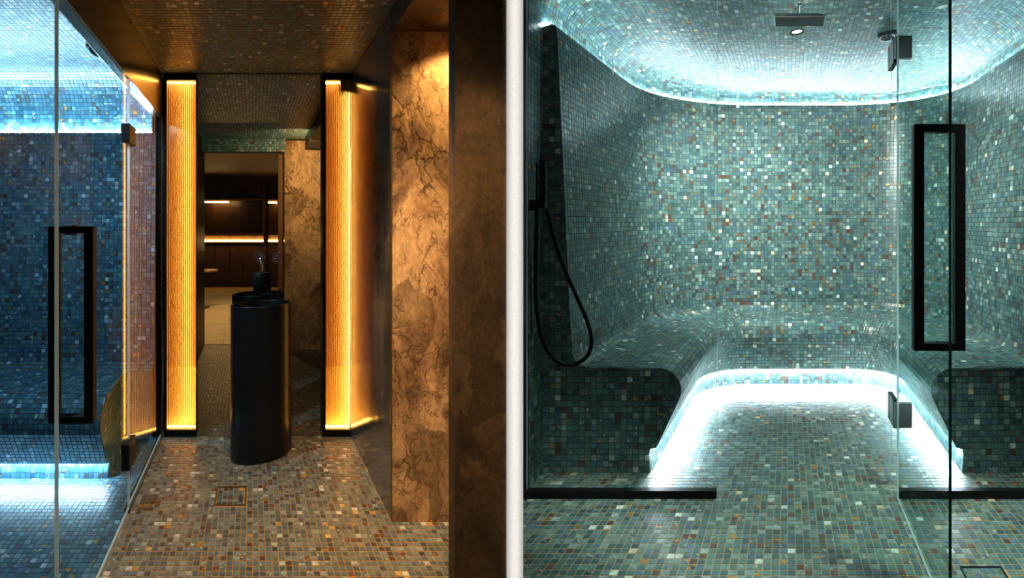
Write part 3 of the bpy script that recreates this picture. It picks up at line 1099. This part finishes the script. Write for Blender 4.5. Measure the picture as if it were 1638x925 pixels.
# back wall frames with lit ribbed panels
def light_panel(x0, x1, led_right, label):
    u0, u1 = (x0 - 404) * ZB / F, (x1 - 404) * ZB / F
    h0, h1 = 0.045, 2.262
    root = empty('light_panel', L((u0 + u1) / 2, ZB, 0))
    tag(root, label, 'light panel', 'ribbed amber light panels')
    dep = 0.085
    m_ = MB()
    m_.box(L, u0 - 0.020, u0, ZB - 0.012, ZB + dep, 0, HT - 0.001)
    if not led_right:
        m_.box(L, u1, u1 + 0.002, ZB, ZB + dep, 0, HT - 0.001)
    m_.box(L, u0, u1, ZB - 0.012, ZB + dep, h1, HT - 0.001)
    m_.box(L, u0, u1, ZB - 0.012, ZB + dep, 0, h0)
    build('frame', m_, M_BLACK, root)
    m_ = MB()
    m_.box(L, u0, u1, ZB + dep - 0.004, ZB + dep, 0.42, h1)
    m_.box(L, u0, u1, ZB + dep - 0.004, ZB + dep, h0, 0.42, 1)  # lower part paler: reflected brightness put into its colour
    build('backing', m_, [M_BACK_HI, M_BACK_GLOW], root)
    # ribbed glass: half-round flutes
    n_ = int(round((u1 - u0) / 0.0125))
    pts = []
    for i in range(n_):
        for k in range(7):
            a_ = math.pi * k / 6
            c0 = u0 + (i + 0.5) * (u1 - u0) / n_
            pts.append((c0 - math.cos(a_) * (u1 - u0) / n_ / 2, ZB + 0.010 - math.sin(a_) * 0.0060))
    m_ = MB()
    m_.add([L(u, z, h0) for u, z in pts] + [L(u, z, h1) for u, z in pts],
           [(i, i + 1, len(pts) + i + 1, len(pts) + i) for i in range(len(pts) - 1)])
    build('ribbed_glass', m_, M_FLUTE, root)
    m_ = MB()
    m_.box(L, u0 + 0.004, u1 - 0.004, ZB + 0.02, ZB + 0.045, h1 - 0.008, h1 - 0.001)
    m_.box(L, u0 + 0.004, u1 - 0.004, ZB + 0.02, ZB + 0.045, h0 + 0.001, h0 + 0.008)
    m_.box(L, u1 - 0.005, u1 - 0.001, ZB + (0.020 if led_right else 0.050), ZB + (0.040 if led_right else 0.080), h0 + 0.01, h1 - 0.01)
    build('led_strip', m_, M_LED_W, root)
    return root


light_panel(267, 313, False, 'ribbed amber light panel to the left of the mirror, beside the glass')
light_panel(520.5, 560.9, True, 'ribbed amber light panel to the right of the mirror, beside polished marble')

# bronze header over the glass, corner post, floor channel
m_ = MB(); m_.box(L, UG - 0.05, UG, 1.0, ZB - 0.004, 2.019, HT + 0.02)
tag(build('trim_2', m_, M_BRONZE), 'dark bronze header band running above the corridor glass', 'header', kind='structure')
m_ = MB(); m_.box(L, UG - 0.012, UG + 0.004, ZB - 0.03, ZB - 0.004, 0, 2.019)
tag(build('trim_3', m_, M_BRASS), 'slim brass post where the corridor glass meets the light panel', 'post', kind='structure')
m_ = MB(); m_.box(L, UG - 0.06, UG - 0.0125, ZB - 0.02, ZB + 0.02, 0, 2.1)
tag(build('trim_4', m_, M_BLACK), 'black upright behind the brass post at the glass corner', 'post', kind='structure')

w1 = empty('window_3', L(UG, 2.7, 0))
tag(w1, 'fixed glass panel between the hinged glass door and the brass post', 'window', kind='structure')
slab('pane', L, UG - 0.010, UG, 2.285, ZB - 0.03, 0.02, 2.02, M_GLASS_L, M_EDGE_PALE, w1)
m_ = MB()
m_.box(L, UG - 0.018, UG - 0.010, 2.25, ZB - 0.03, 0.0, 0.022)
m_.box(L, UG - 0.0, UG + 0.008, 2.25, ZB - 0.03, 0.0, 0.010)
build('channel', m_, M_BRONZE, w1)
w2 = empty('window_4', L(UG, 1.25, 0))
tag(w2, 'fixed glass panel nearest the camera at the far left edge', 'window', kind='structure')
slab('pane', L, UG - 0.010, UG, 1.02, 1.440, 0.004, 2.02, M_GLASS_L, M_EDGE_PALE, w2)
d2 = empty('door_2', L(UG, 2.27, 0))
tag(d2, 'closed frameless glass door at the left of the corridor with black loop handle', 'door', kind='structure')
slab('pane', L, UG - 0.010, UG, 1.446, 2.279, 0.010, 2.015, M_GLASS_L, M_EDGE_PALE, d2)
loop_handle(L, 1.551, -0.644, -0.501, 0.6955, 1.318, 0.030, d2, UG - 0.005)
for h0, h1 in ((1.708, 1.795), (0.212, 0.330)):
    m_ = MB(); m_.box(L, UG - 0.024, UG + 0.016, 2.215, 2.335, h0, h1)
    build('hinge', m_, M_BLACK, d2, bevel=0.003)

# ---- steam room behind the corridor glass
UE = -0.76                       # bench end towards the glass
U_FAR = -2.35
PSB = 0.0258
BL_WALL = [(3.07, 1.925), (3.066, 1.88), (3.03, 1.3), (3.00, 0.60)] + arc(2.93, 0.535, 0.07, 0.07, 0, -90, 5)[1:]
BL_BENCH = [(2.93, 0.465), (2.56, 0.455)] + arc(2.56, 0.325, 0.13, 0.13, 90, 196, 10)[1:] + [(2.545, 0.088)]
BL_PLINTH = [(2.575, 0.085), (2.567, 0.0)]


def lsweep(name, prof, u0, u1, parent, material=M_TILE_B, grout=M_GROUT_B, single=300):
    at, tot = polyline(prof)

    def P(u, t):
        z, h = at(t)
        return L(u, z, h)
    o = build(name, grid_mesh(P, [u0, u1], lin(0, tot, 40)), grout, parent)
    mosaic(o, sweep_tiles(P, u0, u1, 0, tot, PSB, PSB), material, single)
    return o


tag(lsweep('wall_back', BL_WALL, U_FAR, UG - 0.03, None), 'dark blue mosaic back wall seen through the corridor glass', 'wall', kind='structure')
b2 = empty('steam_bench', L(-1.5, 2.7, 0))
tag(b2, 'blue-lit mosaic bench seen through the glass at the left of the corridor', 'bench')
lsweep('seat', BL_BENCH, U_FAR, UE, b2)
lsweep('plinth', BL_PLINTH, U_FAR, UE, b2)
prof_b = BL_WALL[3:] + BL_BENCH[1:] + BL_PLINTH


def z_front(h):
    best = 3.0
    for (z0, h0), (z1, h1) in zip(prof_b, prof_b[1:]):
        if (h0 - h) * (h1 - h) <= 0 and abs(h0 - h1) > 1e-6:
            best = min(best, z0 + (z1 - z0) * (h - h0) / (h1 - h0))
    return best


m_ = MB()
hs = sorted(set(h for z, h in prof_b))
for h0, h1 in zip(hs, hs[1:]):
    m_.add([L(UE, z_front(h0 + 1e-5), h0), L(UE, 3.06, h0), L(UE, 3.06, h1), L(UE, z_front(h1 - 1e-5), h1)], [(0, 1, 2, 3)])
e = build('end_panel', m_, M_GROUT_B, b2)
mosaic(e, rows(lambda z, h: L(UE + 0.0005, z, h), 0, 0.58, PSB, z_front, const(3.05), PSB, 3.05), M_TILE_R)
# vault, ceiling, soffit, floor, far wall
V2 = [(3.13, 1.90), (3.13, 2.02)] + arc(2.83, 2.02, 0.30, 0.26, 0, 90, 10)[1:]
v2 = lsweep('ceiling', V2, U_FAR, UG - 0.06, None)
tag(v2, 'blue lit mosaic cove above the wall seen through the corridor glass', 'ceiling', kind='structure')
m_ = MB(); m_.add([L(U_FAR, 1.0, 2.28), L(-0.70, 1.0, 2.28), L(-0.70, 2.83, 2.28), L(U_FAR, 2.83, 2.28)], [(0, 1, 2, 3)])
c2 = build('ceiling', m_, M_GROUT_B)
tag(c2, 'blue mosaic ceiling with dome fitting seen through the corridor glass', 'ceiling', kind='structure')
mosaic(c2, rows(lambda u, z: L(u, z, 2.28), 1.0, 2.83, PSB, const(U_FAR), const(-0.70), PSB, 0.0), M_TILE_B)
m_ = MB(); m_.box(L, -0.70, UG - 0.05, 1.0, 3.05, 2.097, 2.30)
c3 = build('trim_5', m_, M_GROUT_B)
tag(c3, 'dark mosaic soffit strip inside the top of the corridor glass', 'soffit', kind='structure')
mosaic(c3, rows(lambda u, z: L(u, z, 2.0965), 1.0, 3.05, PSB, const(-0.70), const(UG - 0.05), PSB, -0.70), M_TILE_B)
m_ = MB(); m_.add([L(U_FAR, 1.0, 0), L(UG - 0.004, 1.0, 0), L(UG - 0.004, ZB, 0), L(U_FAR, ZB, 0)], [(0, 1, 2, 3)])
f2 = build('floor', m_, M_GROUT_B)
tag(f2, 'pale blue lit mosaic floor behind the corridor glass door', 'floor', kind='structure')
mosaic(f2, rows(lambda u, z: L(u, z, 0), 1.0, 2.567, PLZ, const(U_FAR), const(UG - 0.012), PL, 0.0) +
       rows(lambda u, z: L(u, z, 0), 2.567, ZB - 0.02, PLZ, const(UE + 0.004), const(UG - 0.012), PL, 0.0), M_TILE_B)
m_ = MB(); m_.add([L(U_FAR, 1.0, 0), L(U_FAR, 3.1, 0), L(U_FAR, 3.1, 2.3), L(U_FAR, 1.0, 2.3)], [(0, 1, 2, 3)])
tag(build('wall_left', m_, M_GROUT_B), 'far side wall of the blue steam room', 'wall', kind='structure')
strip('led_strip', [L(u, 3.10, 1.93) for u in lin(U_FAR, UG - 0.07, 12)], 0.012, 0.006, M_LED_B,
      'blue white light strip hidden along the cove behind the corridor glass', 'hidden light strips')
strip('led_strip', [L(u, 2.558, 0.090) for u in lin(U_FAR, UE - 0.01, 12)], 0.010, 0.005, M_LED_BB,
      'blue white light strip tucked under the bench behind the corridor glass', 'hidden light strips')
dm = empty('ceiling_speaker', L(-0.78, 2.50, 2.28))
tag(dm, 'dark dome fitting on the blue ceiling behind the corridor glass', 'speaker')
c_ = L(-0.80, 2.58, 0)
m_ = MB(); m_.lathe([(0.062, 2.2765), (0.062, 2.262), (0.052, 2.254)], c_, 32)
build('base', m_, M_BLACK, dm, smooth_angle=40)
m_ = MB(); m_.lathe([(0.050, 2.256)] + [(0.050 * math.cos(a), 2.256 - 0.04 * math.sin(a)) for a in lin(0.1, math.pi / 2, 8)], c_, 32)
build('dome', m_, bpy.data.materials['smoked_dome'], dm, smooth=True)

# ---- black pedestal basin
def basin(loc, label, rad=0.158, ht=0.882):
    root = empty('washbasin', loc)
    tag(root, label, 'basin')
    m_ = MB()
    prof = [(rad - 0.006, 0.0), (rad - 0.002, 0.004), (rad, 0.02), (rad, ht - 0.006), (rad - 0.002, ht - 0.001), (rad - 0.005, ht),
            (rad - 0.010, ht - 0.001), (rad - 0.012, ht - 0.006)]
    bowl = [(rad - 0.013, ht - 0.012), (rad - 0.018, ht - 0.045), (rad - 0.035, ht - 0.085), (rad - 0.07, ht - 0.115), (rad - 0.11, ht - 0.128), (0.026, ht - 0.132), (0.0, ht - 0.132)]
    m_.lathe(prof + [bowl[0]], loc, 72)
    build('pedestal', m_, M_BASIN, root, smooth_angle=60)
    m_ = MB(); m_.lathe(bowl, loc, 72)
    bo = build('bowl', m_, M_BASIN, root, smooth=True)
    m_ = MB(); m_.lathe([(0.024, ht - 0.1315), (0.024, ht - 0.128), (0.0, ht - 0.127)], loc, 24)
    build('waste', m_, M_BLACK, bo, smooth_angle=40)
    return root


SX = (418.5 - 832) * 2.863 / F
basin(Vector((SX, 2.863, 0)), 'tall black cylindrical pedestal basin standing before the mirror')

# ---- mirror panel, tap, dark shape below it
UM0, UM1 = (313 - 404) * ZB / F + 0.003, (514.9 - 404) * ZB / F
mr = empty('mirror', L((UM0 + UM1) / 2, ZB, 0))
tag(mr, 'tall frameless smoked mirror behind the black basin showing the dim lounge', 'mirror')
slab('glass', L, UM0, UM1, ZB - 0.004, ZB, 0.002, HT - 0.006, M_MIRROR, M_BLACK, mr)
m_ = MB(); m_.box(L, UM0, UM1, ZB - 0.005, ZB, HT - 0.006, HT - 0.001)
build('top_bead', m_, M_BRASS, mr)


def lp(x, y, z): return L((x - 404) * z / F, z, HC - (y - 371) * z / F)


tp = empty('tap', lp(416, 411, ZB))
tag(tp, 'chrome wall tap with down-curved spout mounted on the mirror above the basin', 'tap')
ax = Vector((0, -1, 0))
c_ = lp(416, 411, ZB - 0.004)
m_ = MB(); m_.lathe([(0.0, 0.010), (0.018, 0.010), (0.018, 0.0)], c_, 28, axis=ax)
m_.lathe([(0.027, 0.0), (0.0325, 0.002), (0.0325, 0.008), (0.029, 0.010), (0.027, 0.008), (0.027, 0.0)], c_, 32, axis=ax)
build('rosette', m_, M_CHROME, tp, smooth_angle=35)
m_ = MB()
pts = [c_ + L(0.002 * i, -d_, h_) for i, (d_, h_) in enumerate([(0.005, 0), (0.05, 0.004), (0.085, 0.0), (0.108, -0.018), (0.118, -0.045), (0.120, -0.085)])]
m_.tube(pts, 0.010, 14)
build('spout', m_, M_CHROME, tp, smooth_angle=50)
c_ = lp(443.5, 412, ZB - 0.004)
m_ = MB(); m_.lathe([(0.027, 0.0), (0.0325, 0.002), (0.0325, 0.008), (0.029, 0.010), (0.027, 0.008), (0.027, 0.0)], c_, 32, axis=ax)
m_.lathe([(0.012, 0.0), (0.012, 0.04), (0.009, 0.043), (0.0, 0.043)], c_, 24, axis=ax)
m_.tube([c_ + Vector((0, -0.035, 0)), c_ + Vector((0.012, -0.038, 0.026))], 0.004, 8)
build('lever_knob', m_, M_CHROME, tp, smooth_angle=35)
m_ = MB()
a0, a1 = lp(404.5, 462, ZB - 0.05), lp(430, 436, ZB - 0.05)
m_.lathe([(0.0, 0.0), (0.048, 0.0), (0.050, 0.003), (0.050, 0.118), (0.047, 0.122), (0.0, 0.122)], (((a0 + a1) / 2).x + 0.012, ZB - 0.058, a0.z - 0.02), 32)
tag(build('dark_mirror_shape', m_, M_BLACK, smooth_angle=40), 'small black cylinder standing in for a dark shape in the mirror below the tap', 'dark_mirror_shape')  # dark shape of the mirror image, modelled as a solid cylinder

# ---- what the mirror shows: the reflected room, modelled as solid geometry behind the pane
basin(Vector(((414 - 832) * 3.34 / F, 3.34, 0)), 'reflection of the black basin, built as a second basin behind the mirror')  # the first basin's reflection, modelled as a solid second basin
m_ = MB(); m_.add([L(-0.56, ZB + 0.003, 0), L(0.85, ZB + 0.003, 0), L(0.85, 5.60, 0), L(-0.56, 5.60, 0)], [(0, 1, 2, 3)])
f3 = build('floor', m_, M_GROUT_L)
tag(f3, 'dim mosaic floor seen in the mirror', 'floor', kind='structure')
mosaic(f3, rows(lambda u, z: L(u, z, 0), ZB + 0.004, 5.60, PLZ, const(-0.55), const(0.85), PL, 0.0), M_TILE_L, 0)
m_ = MB(); m_.add([L(-0.60, ZB + 0.003, HT), L(0.95, ZB + 0.003, HT), L(0.95, 5.27, HT), L(-0.60, 5.27, HT)], [(0, 1, 2, 3)])
c4 = build('ceiling', m_, M_GROUT_B)
tag(c4, 'dark mosaic ceiling seen in the mirror', 'ceiling', kind='structure')
mosaic(c4, rows(lambda u, z: L(u, z, HT), ZB + 0.004, 5.27, PLZ, const(-0.60), const(0.95), PL, 0.0), M_TILE_R, 0)
m_ = MB(); m_.box(L, -0.60, 0.352, 5.27, 5.35, 2.165, HT)
t6 = build('trim_6', m_, M_GROUT_B)
tag(t6, 'dark mosaic lintel over the lounge opening in the mirror', 'lintel', kind='structure')
mosaic(t6, rows(lambda u, h: L(u, 5.2695, h), 2.166, HT, PL, const(-0.60), const(0.352), PL, 0.0), M_TILE_R, 0)
m_ = MB(); m_.box(L, 0.352, 1.1, 5.38, 5.42, 0, HT)
tag(build('wall_marble', m_, M_MARBLE), 'golden veined marble wall seen in the right of the mirror', 'wall', kind='structure')
m_ = MB(); m_.box(L, 0.56, 0.95, ZB + 0.01, 5.2, 2.19, HT - 0.002)
tag(build('trim_7', m_, M_BLACK), 'black ceiling lintel seen at the top right of the mirror', 'lintel', kind='structure')
m_ = MB(); m_.box(L, -0.62, -0.55, ZB + 0.09, 5.6, 0, HT)
tag(build('wall_dark', m_, M_BLACK), 'dark side wall at the left edge of the mirror view', 'wall', kind='structure')

ZF = 11.5
m_ = MB(); m_.add([L(-4, 5.60, -0.001), L(3, 5.60, -0.001), L(3, ZF + 0.5, -0.001), L(-4, ZF + 0.5, -0.001)], [(0, 1, 2, 3)])
lf = build('floor', m_, M_GROUT_L)
tag(lf, 'pale stone lounge floor seen in the mirror', 'floor', kind='structure')
nv = 0
for i in range(9):
    z0 = 5.62 + i * 0.62
    for j in range(5):
        u0 = -3.1 + j * 0.92 + (0.46 if i % 2 else 0)
        m_ = MB(); m_.box(L, u0, u0 + 0.912, z0, z0 + 0.612, 0.0, 0.004)
        build('stone_slab', m_, M_STONE, lf)
m_ = MB(); m_.box(L, -4, 3, 5.35, ZF + 0.5, 2.60, 2.65)
tag(build('ceiling', m_, M_PLASTER), 'brown lounge ceiling seen in the mirror', 'ceiling', kind='structure')
m_ = MB(); m_.box(L, -4, 3, ZF, ZF + 0.05, 0, 2.62)
bw = build('wall_lounge', m_, M_WOOD)
tag(bw, 'dark walnut lounge wall seen in the mirror', 'wall', kind='structure')
for i in range(9):
    m_ = MB(); u0 = -2.2 + i * 0.33
    m_.box(L, u0 + 0.006, u0 + 0.324, ZF - 0.02, ZF, 0.10, 1.02)
    build('panel', m_, M_WOOD, bw)


def lx(x, z): return (x - 404) * z / F
def ly(y, z): return HC - (y - 371) * z / F


sh = empty('wall_shelf', L(-0.6, ZF - 0.2, ly(384, ZF)))
tag(sh, 'dark wood lounge shelf with glowing amber edges seen in the mirror', 'shelf')
zz = ZF - 0.25
m_ = MB(); m_.box(L, lx(300, zz), lx(422, zz), zz, ZF, ly(376, zz), ly(373, zz)); m_.box(L, lx(300, zz), lx(422, zz), zz + 0.1, ZF, ly(388, zz), ly(377, zz))
build('lower_shelf', m_, M_OAK, sh)
m_ = MB(); m_.box(L, lx(300, zz), lx(422, zz), zz, ZF, ly(320.5, zz), ly(318, zz)); m_.box(L, lx(420, zz), lx(423, zz), zz, ZF, ly(373, zz), ly(318, zz))
build('upper_shelf', m_, M_OAK, sh)
m_ = MB(); m_.box(L, lx(300, zz), lx(421, zz), zz + 0.06, zz + 0.09, ly(386.5, zz), ly(384.2, zz))
build('lower_led', m_, M_LED_LOUNGE, sh)
m_ = MB(); m_.box(L, lx(323, zz), lx(366, zz), zz + 0.03, zz + 0.06, ly(324.3, zz), ly(322.6, zz))
build('upper_led', m_, M_LED_LOUNGE, sh)
sh = empty('wall_shelf', L(0.3, ZF - 0.2, ly(384, ZF)))
tag(sh, 'short lounge shelf right of the dark post, glowing amber in the mirror', 'shelf')
m_ = MB(); m_.box(L, lx(429, zz), lx(470, zz), zz + 0.1, ZF, ly(388, zz), ly(376, zz)); m_.box(L, lx(429, zz), lx(470, zz), zz, ZF, ly(320.5, zz), ly(318, zz))
build('shelf_boards', m_, M_OAK, sh)
m_ = MB(); m_.box(L, lx(429, zz), lx(470, zz), zz + 0.06, zz + 0.09, ly(386.5, zz), ly(384.2, zz)); m_.box(L, lx(429, zz), lx(443, zz), zz + 0.03, zz + 0.06, ly(325, zz), ly(323, zz))
build('shelf_led', m_, M_LED_LOUNGE, sh)
# opening frame, posts and a table
m_ = MB(); m_.box(L, lx(319.5, 5.5), lx(323.5, 5.5), 5.48, 5.54, 0, 2.165)
tag(build('door_frame', m_, M_BLACK), 'thin black door frame post at the left of the mirror view', 'post')
m_ = MB(); m_.box(L, lx(445, 5.5), lx(454, 5.5), 5.46, 5.54, 0, 2.165)
tag(build('post', m_, M_PLASTER), 'brown upright beside the marble in the mirror', 'post')
m_ = MB(); m_.box(L, lx(426, 7.0), lx(429, 7.0), 6.98, 7.03, 0.004, ly(292, 7.0))
tag(build('post', m_, M_BLACK), 'thin black upright in front of the lounge shelf in the mirror', 'post')
tb = empty('side_table', L(lx(318, 8.3), 8.3, 0))
tag(tb, 'low wooden table corner at the left of the lounge in the mirror', 'table')
m_ = MB(); m_.lathe([(0.0, 0.62), (0.27, 0.62), (0.28, 0.635), (0.27, 0.65), (0.0, 0.65)], L(lx(318, 8.3), 8.3, 0), 28)
build('tabletop', m_, M_OAK, tb, smooth_angle=40)
m_ = MB(); m_.lathe([(0.16, 0.0), (0.16, 0.02), (0.03, 0.04), (0.03, 0.62)], L(lx(318, 8.3), 8.3, 0), 24)
build('pedestal', m_, M_BLACK, tb, smooth_angle=40)
